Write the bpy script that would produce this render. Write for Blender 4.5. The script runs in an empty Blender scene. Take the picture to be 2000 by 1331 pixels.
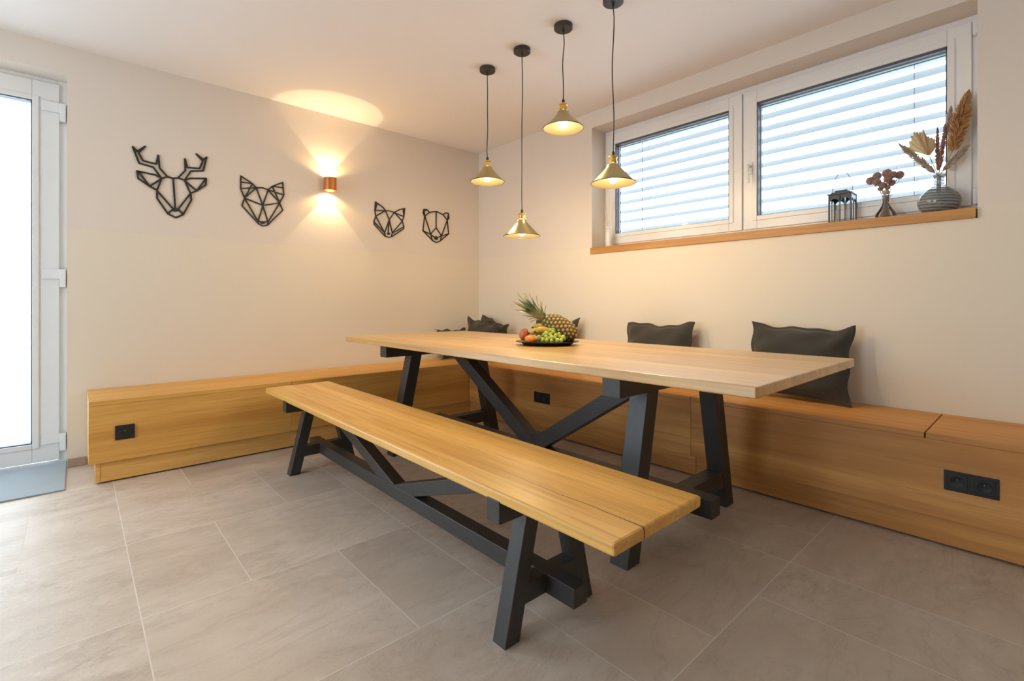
import bpy, bmesh, math, random
from mathutils import Vector, Matrix
random.seed(7)
S = bpy.context.scene
COL = S.collection

# ---------------------------------------------------------------- camera
FPX = 943.6                                   # focal length in px of the 2000 px wide frame
CAM = Vector((3.984, -3.129, 1.0))
TH = math.atan2(852, 943.6)
FWD = Vector((-math.cos(TH), math.sin(TH), 0)); RGT = Vector((math.sin(TH), math.cos(TH), 0))
cd = bpy.data.cameras.new('camera'); cam = bpy.data.objects.new('camera', cd); COL.objects.link(cam)
cd.sensor_width = 36; cd.lens = FPX / 2000 * 36; cd.shift_y = -73.5 / 2000; cd.clip_start = 0.05
cam.location = CAM
cam.rotation_euler = (math.pi / 2, 0, math.atan2(FWD.y, FWD.x) - math.pi / 2)
S.camera = cam

# ---------------------------------------------------------------- world, exposure
S.view_settings.view_transform = 'Standard'; S.view_settings.look = 'None'
S.view_settings.gamma = 1; S.view_settings.use_curve_mapping = False
S.view_settings.exposure = 0.05
W = bpy.data.worlds.new('overcast'); S.world = W; W.use_nodes = True
wn = W.node_tree; bg = wn.nodes['Background']
bg.inputs[0].default_value = (0.72, 0.86, 1.0, 1); bg.inputs[1].default_value = 7.9
LAMP = (1.0, 0.75, 0.42)

def portal(name, loc, rot, sx, sy):
    l = bpy.data.lights.new(name, 'AREA'); l.shape = 'RECTANGLE'; l.size = sx; l.size_y = sy
    l.cycles.is_portal = True
    o = bpy.data.objects.new(name, l); COL.objects.link(o); o.location = loc; o.rotation_euler = rot
portal('window_portal', (2.63, 0.36, 1.94), (math.pi / 2 + math.pi, 0, 0), 2.2, 0.96)
portal('door_portal', (-0.36, -4.15, 1.2), (0, -math.pi / 2, 0), 2.4, 2.0)
portal('rear_portal', (1.75, -6.56, 1.25), (math.pi / 2, 0, 0), 1.6, 2.1)  # guides daylight through the added opening in the rear wall

# ---------------------------------------------------------------- helpers
def tag(o, label=None, cat=None, group=None, kind=None):
    if label: o['label'] = label
    if cat: o['category'] = cat
    if group: o['group'] = group
    if kind: o['kind'] = kind
    return o
def thing(name, loc, label, cat, group=None, rz=0):
    o = bpy.data.objects.new(name, None); COL.objects.link(o); o.empty_display_size = .05
    o.location = loc; o.rotation_euler = (0, 0, rz)
    return tag(o, label, cat, group)

class MB:
    """collects faces in world (or local) coordinates, then makes one mesh object"""
    def __init__(s): s.v = []; s.f = []; s.m = []
    def add(s, vs, fs, mi=0):
        n = len(s.v); s.v += [Vector(v) for v in vs]
        for f in fs: s.f.append([n + i for i in f]); s.m.append(mi)
        return s
    def box(s, x0, x1, y0, y1, z0, z1, mi=0):
        return s.add([(x0,y0,z0),(x1,y0,z0),(x1,y1,z0),(x0,y1,z0),(x0,y0,z1),(x1,y0,z1),(x1,y1,z1),(x0,y1,z1)],
                     [(0,3,2,1),(4,5,6,7),(0,1,5,4),(1,2,6,5),(2,3,7,6),(3,0,4,7)], mi)
    def prism(s, poly, axis, a0, a1, mi=0):
        n = len(poly)
        def mk(p, a): return (a, p[0], p[1]) if axis == 'x' else ((p[0], a, p[1]) if axis == 'y' else (p[0], p[1], a))
        vs = [mk(p, a0) for p in poly] + [mk(p, a1) for p in poly]
        fs = [list(range(n))[::-1], list(range(n, 2*n))] + [(i, (i+1) % n, n+(i+1) % n, n+i) for i in range(n)]
        return s.add(vs, fs, mi)
    def bar(s, a, b, w, h, up=(0,0,1), mi=0):
        a = Vector(a); b = Vector(b); d = (b-a).normalized(); u = Vector(up); sd = d.cross(u)
        if sd.length < 1e-4: sd = d.cross(Vector((1,0,0)))
        sd.normalize(); u = sd.cross(d).normalized()
        vs = [p + sd*i*w/2 + u*j*h/2 for p in (a, b) for i, j in ((-1,-1),(1,-1),(1,1),(-1,1))]
        return s.add(vs, [(3,2,1,0),(4,5,6,7),(0,1,5,4),(1,2,6,5),(2,3,7,6),(3,0,4,7)], mi)
    def tube(s, pts, rad, seg=8, mi=0):
        pts = [Vector(p) for p in pts]; n = len(pts)
        if not isinstance(rad, (list, tuple)): rad = [rad]*n
        base = len(s.v); ref = None
        for i, p in enumerate(pts):
            d = (pts[min(i+1, n-1)] - pts[max(i-1, 0)]).normalized()
            if ref is None: ref = Vector((0,0,1)) if abs(d.z) < .9 else Vector((1,0,0))
            sd = d.cross(ref).normalized(); u = sd.cross(d).normalized(); ref = u
            for k in range(seg):
                t = 2*math.pi*k/seg; s.v.append(p + (sd*math.cos(t) + u*math.sin(t))*rad[i])
        for i in range(n-1):
            for k in range(seg):
                a = base+i*seg+k; b = base+i*seg+(k+1) % seg
                s.f.append([a, b, b+seg, a+seg]); s.m.append(mi)
        s.f.append([base+k for k in range(seg)][::-1]); s.m.append(mi)
        s.f.append([base+(n-1)*seg+k for k in range(seg)]); s.m.append(mi)
        return s
    def lathe(s, prof, c=(0,0,0), seg=32, mi=0, M=None):
        base = len(s.v); c = Vector(c); n = len(prof)
        for r, z in prof:
            for k in range(seg):
                t = 2*math.pi*k/seg; p = Vector((r*math.cos(t), r*math.sin(t), z))
                s.v.append(c + (M @ p if M else p))
        for i in range(n-1):
            for k in range(seg):
                a = base+i*seg+k; b = base+i*seg+(k+1) % seg
                s.f.append([a, b, b+seg, a+seg]); s.m.append(mi)
        return s
    def blob(s, c, r, seg=12, ring=8, mi=0, M=None, jit=0):
        if not isinstance(r, (list, tuple)): r = (r, r, r)
        base = len(s.v); c = Vector(c)
        for i in range(ring+1):
            ph = math.pi*i/ring
            for k in range(seg):
                t = 2*math.pi*k/seg; j = 1+random.uniform(-jit, jit) if 0 < i < ring else 1
                p = Vector((r[0]*math.sin(ph)*math.cos(t)*j, r[1]*math.sin(ph)*math.sin(t)*j, -r[2]*math.cos(ph)*j))
                s.v.append(c + (M @ p if M else p))
        for i in range(ring):
            for k in range(seg):
                a = base+i*seg+k; b = base+i*seg+(k+1) % seg
                s.f.append([a, b, b+seg, a+seg]); s.m.append(mi)
        return s
    def build(s, name, mats, parent=None, local=False, smooth=False, bevel=0, merge=False, angle=40):
        me = bpy.data.meshes.new(name); off = Vector((0,0,0))
        if parent is not None and not local:
            q = parent
            while q is not None: off += Vector(q.location); q = q.parent
        me.from_pydata([v-off for v in s.v], [], s.f)
        if not isinstance(mats, (list, tuple)): mats = [mats]
        for m in mats: me.materials.append(m)
        me.polygons.foreach_set('material_index', s.m)
        if merge:
            b = bmesh.new(); b.from_mesh(me); bmesh.ops.remove_doubles(b, verts=b.verts, dist=1e-5)
            bmesh.ops.recalc_face_normals(b, faces=b.faces); b.to_mesh(me); b.free()
        o = bpy.data.objects.new(name, me); COL.objects.link(o)
        if parent is not None: o.parent = parent
        if smooth:
            me.polygons.foreach_set('use_smooth', [True]*len(me.polygons))
            if angle < 180:
                me.update()
                b = bmesh.new(); b.from_mesh(me)
                for e in b.edges:
                    if len(e.link_faces) == 2 and e.calc_face_angle(0) > math.radians(angle): e.smooth = False
                b.to_mesh(me); b.free()
        if bevel:
            md = o.modifiers.new('bevel', 'BEVEL'); md.width = bevel; md.segments = 2; md.limit_method = 'ANGLE'
            md.harden_normals = False
        return o
def copy_tree(o, parent=None):
    c = o.copy(); COL.objects.link(c); c.parent = parent
    for ch in [x for x in COL.objects if x.parent == o]: copy_tree(ch, c)
    return c
def lerp(a, b, t): return a + (b-a)*t

# ray helpers used to place things on known planes (positions only; every object has its own real size)
def ray(u, v):
    return FWD + RGT*((u-1000)/FPX) + Vector((0,0,(592-v)/FPX))
def on_x(u, v, x):
    d = ray(u, v); return CAM + d*((x-CAM.x)/d.x)

# ---------------------------------------------------------------- materials
def newmat(name):
    m = bpy.data.materials.new(name); m.use_nodes = True
    return m, m.node_tree, m.node_tree.nodes['Principled BSDF']
def N(nt, typ, **kw):
    n = nt.nodes.new(typ)
    for k, v in kw.items(): setattr(n, k, v)
    return n
def math_(nt, op, a, b=None, c=None):
    n = nt.nodes.new('ShaderNodeMath'); n.operation = op
    for i, x in enumerate((a, b, c)):
        if x is None: continue
        if isinstance(x, (int, float)): n.inputs[i].default_value = x
        else: nt.links.new(x, n.inputs[i])
    return n.outputs[0]
def mixc(nt, f, a, b, mode='MIX'):
    n = nt.nodes.new('ShaderNodeMix'); n.data_type = 'RGBA'; n.blend_type = mode
    for i, x in ((0, f), (6, a), (7, b)):
        if isinstance(x, (int, float)): n.inputs[i].default_value = x
        elif isinstance(x, tuple): n.inputs[i].default_value = (*x[:3], 1)
        else: nt.links.new(x, n.inputs[i])
    return n.outputs[2]
def noise(nt, co, scale, detail=3, rough=.5, sx=None, dist=0):
    if sx:
        mp = N(nt, 'ShaderNodeMapping'); mp.inputs['Scale'].default_value = sx; nt.links.new(co, mp.inputs[0]); co = mp.outputs[0]
    n = N(nt, 'ShaderNodeTexNoise'); n.inputs['Scale'].default_value = scale; n.inputs['Detail'].default_value = detail
    n.inputs['Roughness'].default_value = rough; n.inputs['Distortion'].default_value = dist
    nt.links.new(co, n.inputs['Vector']); return n.outputs['Fac']
def ramp(nt, f, stops):
    n = N(nt, 'ShaderNodeValToRGB'); e = n.color_ramp.elements
    while len(e) < len(stops): e.new(.5)
    for i, (p, c) in enumerate(stops): e[i].position = p; e[i].color = (*c, 1) if len(c) == 3 else c
    nt.links.new(f, n.inputs[0]); return n.outputs[0]
def bump(nt, p, h, strength, dist=.002):
    b = N(nt, 'ShaderNodeBump'); b.inputs['Strength'].default_value = strength; b.inputs['Distance'].default_value = dist
    nt.links.new(h, b.inputs['Height']); nt.links.new(b.outputs[0], p.inputs['Normal'])
def objco(nt): return N(nt, 'ShaderNodeTexCoord').outputs['Object']
def simple(name, col, rough=.5, metal=0, **kw):
    m, nt, p = newmat(name)
    co = objco(nt); f = noise(nt, co, 14, 3)
    c = mixc(nt, math_(nt, 'MULTIPLY', f, .16), col, tuple(x*.72 for x in col))
    nt.links.new(c, p.inputs['Base Color']); p.inputs['Roughness'].default_value = rough; p.inputs['Metallic'].default_value = metal
    for k, v in kw.items(): p.inputs[k].default_value = v
    return m
def glassy(name, tint=(1,1,1), gloss=.1, rough=.02):
    m, nt, p = newmat(name); nt.nodes.remove(p)
    t = N(nt, 'ShaderNodeBsdfTransparent'); t.inputs[0].default_value = (*tint, 1)
    g = N(nt, 'ShaderNodeBsdfGlossy'); g.inputs['Roughness'].default_value = rough
    fr = N(nt, 'ShaderNodeFresnel'); fr.inputs[0].default_value = 1.45
    ms = N(nt, 'ShaderNodeMixShader')
    nt.links.new(math_(nt, 'MULTIPLY', fr.outputs[0], gloss*10), ms.inputs[0])
    nt.links.new(t.outputs[0], ms.inputs[1]); nt.links.new(g.outputs[0], ms.inputs[2])
    nt.links.new(ms.outputs[0], nt.nodes['Material Output'].inputs[0])
    return m
def emis(name, col, st):
    m, nt, p = newmat(name)
    p.inputs['Base Color'].default_value = (*col, 1); p.inputs['Emission Color'].default_value = (*col, 1); p.inputs['Emission Strength'].default_value = st
    return m

def wall_mat():
    m, nt, p = newmat('two_tone_wall_paint')
    geo = N(nt, 'ShaderNodeNewGeometry'); sp = N(nt, 'ShaderNodeSeparateXYZ'); nt.links.new(geo.outputs['Position'], sp.inputs[0])
    low = math_(nt, 'LESS_THAN', sp.outputs[2], 1.452)
    f = noise(nt, geo.outputs['Position'], 1.3, 2)
    up = mixc(nt, math_(nt, 'MULTIPLY', f, .3), (.785,.705,.62), (.755,.67,.585))
    lo = mixc(nt, math_(nt, 'MULTIPLY', f, .3), (.805,.722,.60), (.775,.69,.56))
    nt.links.new(mixc(nt, low, up, lo), p.inputs['Base Color'])
    p.inputs['Roughness'].default_value = .75
    bump(nt, p, noise(nt, geo.outputs['Position'], 260, 2), .06, .001)
    return m
def ceil_mat():
    m, nt, p = newmat('ceiling_paint')
    geo = N(nt, 'ShaderNodeNewGeometry')
    f = noise(nt, geo.outputs['Position'], 1.1, 2)
    nt.links.new(mixc(nt, f, (.92,.89,.87), (.90,.87,.845)), p.inputs['Base Color']); p.inputs['Roughness'].default_value = .8
    bump(nt, p, noise(nt, geo.outputs['Position'], 240, 2), .05, .001)
    return m
def tile_mat():
    m, nt, p = newmat('stone_floor_tiles')
    geo = N(nt, 'ShaderNodeNewGeometry'); co = geo.outputs['Position']
    sp = N(nt, 'ShaderNodeSeparateXYZ'); nt.links.new(co, sp.inputs[0]); X, Y = sp.outputs[0], sp.outputs[1]
    xs = math_(nt, 'DIVIDE', math_(nt, 'SUBTRACT', X, .1825 - .6275*20), .6275)
    k = math_(nt, 'FLOOR', xs); fx = math_(nt, 'FRACT', xs)
    par = math_(nt, 'MODULO', k, 2)             # k even here = strip 0, 2, ...
    ys0 = math_(nt, 'ADD', Y, 3.29 + .945*20)
    ys = math_(nt, 'DIVIDE', math_(nt, 'SUBTRACT', ys0, math_(nt, 'MULTIPLY', math_(nt, 'SUBTRACT', 1, par), .315)), .945)
    ky = math_(nt, 'FLOOR', ys); fy = math_(nt, 'FRACT', ys)
    dx = math_(nt, 'MULTIPLY', math_(nt, 'MINIMUM', fx, math_(nt, 'SUBTRACT', 1, fx)), .6275)
    d1 = math_(nt, 'MINIMUM', fy, math_(nt, 'SUBTRACT', 1, fy))
    d2 = math_(nt, 'ABSOLUTE', math_(nt, 'SUBTRACT', fy, 1/3))
    dy = math_(nt, 'MULTIPLY', math_(nt, 'MINIMUM', d1, d2), .945)
    d = math_(nt, 'MINIMUM', dx, dy)
    grout = math_(nt, 'LESS_THAN', d, .0017)
    big = math_(nt, 'GREATER_THAN', fy, 1/3)
    cb = N(nt, 'ShaderNodeCombineXYZ')
    for i, q in enumerate((k, ky, big)): nt.links.new(q, cb.inputs[i])
    wn_ = N(nt, 'ShaderNodeTexWhiteNoise'); nt.links.new(cb.outputs[0], wn_.inputs[0]); tid = wn_.outputs[0]
    off = N(nt, 'ShaderNodeVectorMath', operation='SCALE'); nt.links.new(wn_.outputs['Color'], off.inputs[0]); off.inputs['Scale'].default_value = 9
    av = N(nt, 'ShaderNodeVectorMath', operation='ADD'); nt.links.new(co, av.inputs[0]); nt.links.new(off.outputs[0], av.inputs[1])
    c2 = av.outputs[0]
    cloud = noise(nt, c2, 1.9, 6, .62, (1.5, .8, 1), .5)
    vein = noise(nt, c2, 2.6, 9, .68, (1.9, .62, 1), .7)
    pit = noise(nt, c2, 13, 8, .74, (1.5, .8, 1), .4)
    patch = noise(nt, c2, 2.3, 3, .5, (1.3, .8, 1), .3)
    fine = noise(nt, c2, 45, 5, .68)
    base = ramp(nt, cloud, [(.28, (.49,.385,.295)), (.5, (.60,.495,.395)), (.70, (.68,.58,.485))])
    vm = ramp(nt, vein, [(.44, (0,0,0)), (.492, (.35,.35,.35)), (.50, (1,1,1)), (.508, (.3,.3,.3)), (.56, (0,0,0))])
    base = mixc(nt, math_(nt, 'MULTIPLY', vm, .42), base, (.33,.245,.18))
    pm = math_(nt, 'MULTIPLY', ramp(nt, pit, [(.36, (1,1,1)), (.47, (0,0,0))]), ramp(nt, patch, [(.46, (0,0,0)), (.60, (1,1,1))]))
    base = mixc(nt, math_(nt, 'MULTIPLY', pm, .6), base, (.36,.275,.205))
    pl = math_(nt, 'MULTIPLY', ramp(nt, pit, [(.54, (0,0,0)), (.66, (1,1,1))]), ramp(nt, patch, [(.42, (0,0,0)), (.60, (1,1,1))]))
    base = mixc(nt, math_(nt, 'MULTIPLY', pl, .45), base, (.78,.71,.63))
    base = mixc(nt, math_(nt, 'MULTIPLY', fine, .22), base, (.72,.645,.565))
    tone = math_(nt, 'MULTIPLY_ADD', tid, .09, .955)
    hs = N(nt, 'ShaderNodeHueSaturation'); nt.links.new(tone, hs.inputs['Value']); nt.links.new(base, hs.inputs['Color'])
    colr = mixc(nt, grout, hs.outputs[0], (.76,.69,.61))
    nt.links.new(colr, p.inputs['Base Color'])
    r = math_(nt, 'MULTIPLY_ADD', fine, .22, .36); nt.links.new(math_(nt, 'MAXIMUM', r, math_(nt, 'MULTIPLY', grout, .8)), p.inputs['Roughness'])
    h = math_(nt, 'ADD', math_(nt, 'MULTIPLY', pit, 1.1), math_(nt, 'SUBTRACT', math_(nt, 'MULTIPLY', fine, .35), math_(nt, 'MULTIPLY', grout, .6)))
    bump(nt, p, h, .35, .004)
    p.inputs['Specular IOR Level'].default_value = .42
    return m
def wood_mat(name, light, mid, dark, axis='x', stave=None, stave_axis='y', rough=.42, crack=False, knots=True, fine=1.0, contrast=1.0, spec=.5, coat=0):
    m, nt, p = newmat(name); co = objco(nt)
    st = {'x': (.35, 7, 7), 'y': (7, .35, 7), 'z': (7, 7, .35)}[axis]
    sf = {'x': (2.2, 75, 75), 'y': (75, 2.2, 75), 'z': (75, 75, 2.2)}[axis]
    sp = N(nt, 'ShaderNodeSeparateXYZ'); nt.links.new(co, sp.inputs[0])
    base_co = co
    if stave:
        q = math_(nt, 'DIVIDE', sp.outputs['xyz'.index(stave_axis)], stave)
        kf = math_(nt, 'FLOOR', q); cb = N(nt, 'ShaderNodeCombineXYZ'); nt.links.new(kf, cb.inputs[0])
        wn_ = N(nt, 'ShaderNodeTexWhiteNoise'); nt.links.new(cb.outputs[0], wn_.inputs[0]); tid = wn_.outputs[0]
        off = N(nt, 'ShaderNodeVectorMath', operation='SCALE'); nt.links.new(wn_.outputs['Color'], off.inputs[0]); off.inputs['Scale'].default_value = 13
        av = N(nt, 'ShaderNodeVectorMath', operation='ADD'); nt.links.new(co, av.inputs[0]); nt.links.new(off.outputs[0], av.inputs[1]); base_co = av.outputs[0]
    g = noise(nt, base_co, 1.0, 5, .55, st, .9)
    f = noise(nt, base_co, 1.0, 3, .6, sf)
    mid_n = noise(nt, base_co, 1.0, 3, .6, tuple(a*2.7 for a in st), 1.8)
    c = ramp(nt, g, [(.5-.22/contrast*.9, dark), (.5, mid), (.5+.2/contrast*.9, light)])
    c = mixc(nt, math_(nt, 'MULTIPLY', ramp(nt, mid_n, [(.42, (0,0,0)), (.5, (1,1,1)), (.58, (0,0,0))]), .28*contrast), c, dark)
    c = mixc(nt, math_(nt, 'MULTIPLY', ramp(nt, f, [(.5, (0,0,0)), (.72, (1,1,1))]), .5*fine), c, tuple(a*.62 for a in dark))
    if stave:
        hs = N(nt, 'ShaderNodeHueSaturation'); nt.links.new(math_(nt, 'MULTIPLY_ADD', tid, .24, .86), hs.inputs['Value']); nt.links.new(c, hs.inputs['Color']); c = hs.outputs[0]
    if knots:
        vo = N(nt, 'ShaderNodeTexVoronoi'); vo.inputs['Scale'].default_value = 1
        mp = N(nt, 'ShaderNodeMapping'); mp.inputs['Scale'].default_value = {'x': (1.5, 6, 2), 'y': (6, 1.5, 2), 'z': (6, 6, 1.5)}[axis]
        nt.links.new(base_co, mp.inputs[0]); nt.links.new(mp.outputs[0], vo.inputs['Vector'])
        kn = ramp(nt, vo.outputs['Distance'], [(.0, (1,1,1)), (.05, (.8,.8,.8)), (.14, (0,0,0))])
        c = mixc(nt, math_(nt, 'MULTIPLY', kn, .7), c, tuple(a*.45 for a in dark))
    if crack:
        w = noise(nt, co, 5, 3, .6)
        yy = math_(nt, 'SUBTRACT', sp.outputs[1], math_(nt, 'MULTIPLY_ADD', w, .03, -.112))
        wd = math_(nt, 'MULTIPLY', math_(nt, 'SUBTRACT', sp.outputs[0], .55), .0024)
        ck = math_(nt, 'LESS_THAN', math_(nt, 'ABSOLUTE', yy), wd)
        c = mixc(nt, ck, c, (.03,.015,.006))
    nt.links.new(c, p.inputs['Base Color'])
    p.inputs['Roughness'].default_value = rough; p.inputs['Specular IOR Level'].default_value = spec
    p.inputs['Coat Weight'].default_value = coat; p.inputs['Coat Roughness'].default_value = .36
    bump(nt, p, f, .18, .001)
    return m
def black_wood(name, axis):
    m, nt, p = newmat(name); co = objco(nt)
    sf = {'x': (3, 110, 110), 'y': (110, 3, 110), 'z': (110, 110, 3)}[axis]
    f = noise(nt, co, 1, 4, .6, sf, 1.0)
    nt.links.new(mixc(nt, f, (.022,.020,.0185), (.044,.041,.038)), p.inputs['Base Color'])
    p.inputs['Roughness'].default_value = .42; p.inputs['Specular IOR Level'].default_value = .6
    bump(nt, p, f, .5, .0015)
    return m
def fabric(name, c1, c2):
    m, nt, p = newmat(name); co = objco(nt)
    f = noise(nt, co, 420, 2); g = noise(nt, co, 9, 4)
    nt.links.new(mixc(nt, math_(nt, 'MULTIPLY_ADD', g, .6, math_(nt, 'MULTIPLY', f, .4)), c1, c2), p.inputs['Base Color'])
    p.inputs['Roughness'].default_value = .95; p.inputs['Sheen Weight'].default_value = .25
    bump(nt, p, f, .35, .001)
    return m

M_WALL = wall_mat(); M_CEIL = ceil_mat(); M_TILE = tile_mat()
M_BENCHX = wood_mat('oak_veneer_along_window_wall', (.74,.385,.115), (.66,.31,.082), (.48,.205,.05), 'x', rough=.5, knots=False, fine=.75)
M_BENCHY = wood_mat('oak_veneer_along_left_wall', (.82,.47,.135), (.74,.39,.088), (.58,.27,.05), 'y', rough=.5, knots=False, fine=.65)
M_TABLE = wood_mat('oiled_oak_table_planks', (.84,.53,.185), (.76,.445,.13), (.58,.30,.075), 'x', .128, 'y', rough=.36, spec=.8, coat=.9)
M_SEAT = wood_mat('oiled_oak_bench_planks', (.90,.545,.165), (.83,.46,.115), (.65,.31,.06), 'x', .137, 'y', rough=.36, crack=True)
M_SILL = wood_mat('oak_sill', (.66,.36,.10), (.58,.29,.068), (.44,.19,.04), 'x', rough=.45)
M_BLKX = black_wood('black_stained_wood_x', 'x'); M_BLKY = black_wood('black_stained_wood_y', 'y'); M_BLKZ = black_wood('black_stained_wood_z', 'z')
M_PVC = simple('white_pvc', (.86,.84,.82), .3)
M_GASKET = simple('dark_grey_gasket', (.085,.10,.12), .5)
M_GLASS = glassy('window_glass', (.97,.985,.98), .06)
M_CLEAR = glassy('clear_glass', (.99,.995,.995), .09)
M_SLAT = simple('grey_aluminium_slat', (.235,.25,.255), .5, .0)
M_RAIL = simple('pale_head_rail', (.30,.34,.37), .45)
M_BLACKMETAL = simple('matt_black_metal', (.022,.019,.017), .5)
M_ROSE = simple('dark_bronze_metal', (.050,.040,.033), .45, .3)
M_CORD = simple('black_cord', (.02,.017,.015), .7)
M_BRASS = simple('polished_brass', (.78,.52,.16), .25, 1.0)
M_SHADE = simple('brushed_gold_shade', (.50,.41,.21), .28, .9)
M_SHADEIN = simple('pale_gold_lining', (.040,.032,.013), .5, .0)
M_COPPER = simple('copper_cylinder', (.66,.25,.08), .35, .8)
M_BULB = emis('glowing_bulb', (1.0,.84,.56), 18)
M_PILLOW = fabric('charcoal_linen', (.034,.031,.026), (.062,.056,.047))
M_PILLOW2 = fabric('brown_black_linen', (.033,.026,.021), (.058,.046,.037))
M_SOCKET = simple('black_plastic', (.012,.013,.014), .35)
M_SOCKETIN = simple('deep_black_plastic', (.006,.006,.007), .5)
M_PIN = simple('steel_pin', (.45,.45,.45), .3, 1.0)
M_MAT = fabric('grey_doormat_weave', (.25,.30,.335), (.34,.40,.44))
M_SKIRT = simple('tile_skirting', (.43,.32,.24), .45)
M_DARKGAP = simple('gap_shade', (.03,.02,.012), .8)  # near-black colour stands in for shade in the gap under the benches

# ---------------------------------------------------------------- room shell
H = 2.559
XR, YR = 6.6, -6.4           # right (kitchen side) wall and rear wall, out of the picture
def struct(name, mb, mat, **kw):
    o = mb.build(name, mat, **kw); o['kind'] = 'structure'; return o
struct('floor', MB().box(-.34, XR+.3, YR-.3, .34, -.12, 0), M_TILE)
struct('ceiling', MB().box(-.34, XR+.3, YR-.3, .34, H, H+.15), M_CEIL)
DY0, DY1, DZ = -5.16, -3.168, 2.391                    # door opening in the left wall
struct('wall_left', MB().box(-.34, 0, DY1, .34, 0, H).box(-.34, 0, DY0, DY1, DZ, H).box(-.34, 0, YR, DY0, 0, H), M_WALL)
WX0, WX1, WZ0, WZ1 = 1.492, 3.766, 1.398, 2.430         # window opening
struct('wall_right', MB().box(0, WX0, 0, .34, 0, H).box(WX1, XR, 0, .34, 0, H).box(WX0, WX1, 0, .34, 0, WZ0).box(WX0, WX1, 0, .34, WZ1, H), M_WALL)
struct('wall_rear', MB().box(0, .95, YR-.15, YR, 0, H).box(2.55, XR, YR-.15, YR, 0, H).box(.95, 2.55, YR-.15, YR, 2.3, H).box(.95, 2.55, YR-.15, YR, 0, .2), M_WALL)  # unseen rear opening, added and sized to let more daylight in
struct('wall_kitchen', MB().box(XR, XR+.15, YR, 0, 0, H), M_WALL)
struct('baseboard_left', MB().box(.0005, .012, DY1+.002, -3.084, 0.0005, .052), M_SKIRT, bevel=.001)
struct('ground', MB().box(-30, 30, .345, 40, -.6, -.5).box(-30, -.345, -30, .345, -.25, -.15), simple('snowy_ground', (.82,.84,.86), .9))

# ---------------------------------------------------------------- window with sill
win = tag(thing('window_1', (2.63, .2, WZ0), 'wide white two-sash window with oak sill above the bench', 'window'), kind='structure')
z0 = 1.448
MB().box(WX0, 3.766, .180, .25, z0, 1.492).box(WX0, 3.766, .180, .25, 2.384, WZ1).box(WX0, 1.53, .180, .25, 1.492, 2.384).box(3.726, 3.766, .180, .25, 1.492, 2.384).box(2.60, 2.652, .1805, .25, 1.492, 2.384).build('window_frame', M_PVC, win, bevel=.003)
def sash(x0, x1, g0, g1, pane_z0=1.568, pane_z1=2.308, zz0=1.484, zz1=2.396):
    s = MB()
    s.box(x0, g0, .165, .179, zz0, zz1).box(g1, x1, .165, .179, zz0, zz1).box(g0, g1, .165, .179, zz0, pane_z0).box(g0, g1, .165, .179, pane_z1, zz1)
    # raised glazing bead
    b = .014
    s.box(g0-.03, g0, .159, .166, pane_z0-.03, pane_z1+.03).box(g1, g1+.03, .159, .166, pane_z0-.03, pane_z1+.03)
    s.box(g0, g1, .159, .166, pane_z0-.03, pane_z0).box(g0, g1, .159, .166, pane_z1, pane_z1+.03)
    sh = s.build('sash', M_PVC, win, bevel=.0035)
    r = MB()
    t = .006
    r.box(g0-.001, g0+t, .168, .236, pane_z0, pane_z1).box(g1-t, g1+.001, .168, .236, pane_z0, pane_z1)
    r.box(g0, g1, .168, .236, pane_z1-t*2.4, pane_z1+.001).box(g0, g1, .168, .236, pane_z0-.001, pane_z0+.003)  # gasket widened at the top, dark reflection under the rail put into its colour
    r.build('gasket', M_GASKET, sh)
    # white spacer line in the glass unit
    MB().box(g0+t, g1-t, .2105, .2145, pane_z1-t*2.4-.006, pane_z1-t*2.4).box(g0+t, g0+t+.005, .2105, .2145, pane_z0, pane_z1-.02).build('glass_spacer', M_PVC, sh)
    MB().box(g0+.004, g1-.004, .2, .2045, pane_z0+.002, pane_z1-.003).build('pane', M_GLASS, sh)
    return sh
sash(1.512, 2.622, 1.604, 2.536)
s2 = sash(2.631, 3.734, 2.718, 3.643)
hb = MB(); hb.box(2.662, 2.692, .153, .160, 1.845, 1.925)
hb.tube([(2.677, .158, 1.895), (2.677, .118, 1.895)], .009, 10)
hb.tube([(2.677, .120, 1.899), (2.681, .112, 1.87), (2.686, .112, 1.78)], [.010, .009, .0065], 10)
hb.build('window_handle', simple('white_handle', (.85,.85,.83), .25), s2, smooth=True)
for za, zb in ((2.325, 2.392), (1.487, 1.562)):
    MB().box(3.738, 3.757, .148, .168, za, zb).box(3.741, 3.754, .155, .18, za-.004, zb+.004).build('hinge', M_PVC, s2, bevel=.003)
MB().box(WX0-.006, WX1-.004, -.016, .182, WZ0, WZ0+.050).build('window_sill', M_SILL, win, bevel=.0025)

# outside raffstore blinds
def blind(x0, x1, label, cords):
    b = thing('venetian_blind', ((x0+x1)/2, .30, 1.40), label, 'blind', 'outside slatted blinds')
    s = MB(); z = 2.247
    while z > 1.42:
        n = 6
        for k in range(n):       # shallow arched cross-section
            ya, yb = -.04+.08*k/n, -.04+.08*(k+1)/n
            za, zb = z+.006*(1-(ya/.04)**2)-ya*.12, z+.006*(1-(yb/.04)**2)-yb*.12
            s.prism([(.30+ya, za), (.30+yb, zb), (.30+yb, zb+.0012), (.30+ya, za+.0012)], 'x', x0, x1)
        z -= .0805
    s.build('slats', M_SLAT, b, smooth=True)
    MB().box(x0, x1, .27, .33, 2.30, 2.38).build('head_rail', M_RAIL, b)
    c = MB()
    for x in cords: c.box(x-.0012, x+.0012, .2560, .2575, 1.41, 2.31).box(x-.0012, x+.0012, .343, .3445, 1.41, 2.31)
    c.build('ladder_cord', M_SOCKET, b)
blind(1.545, 2.618, 'outside slatted blind behind the smaller left window pane', (1.80,))
blind(2.640, 3.72, 'outside slatted blind behind the larger right window pane', (3.50,))

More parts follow.
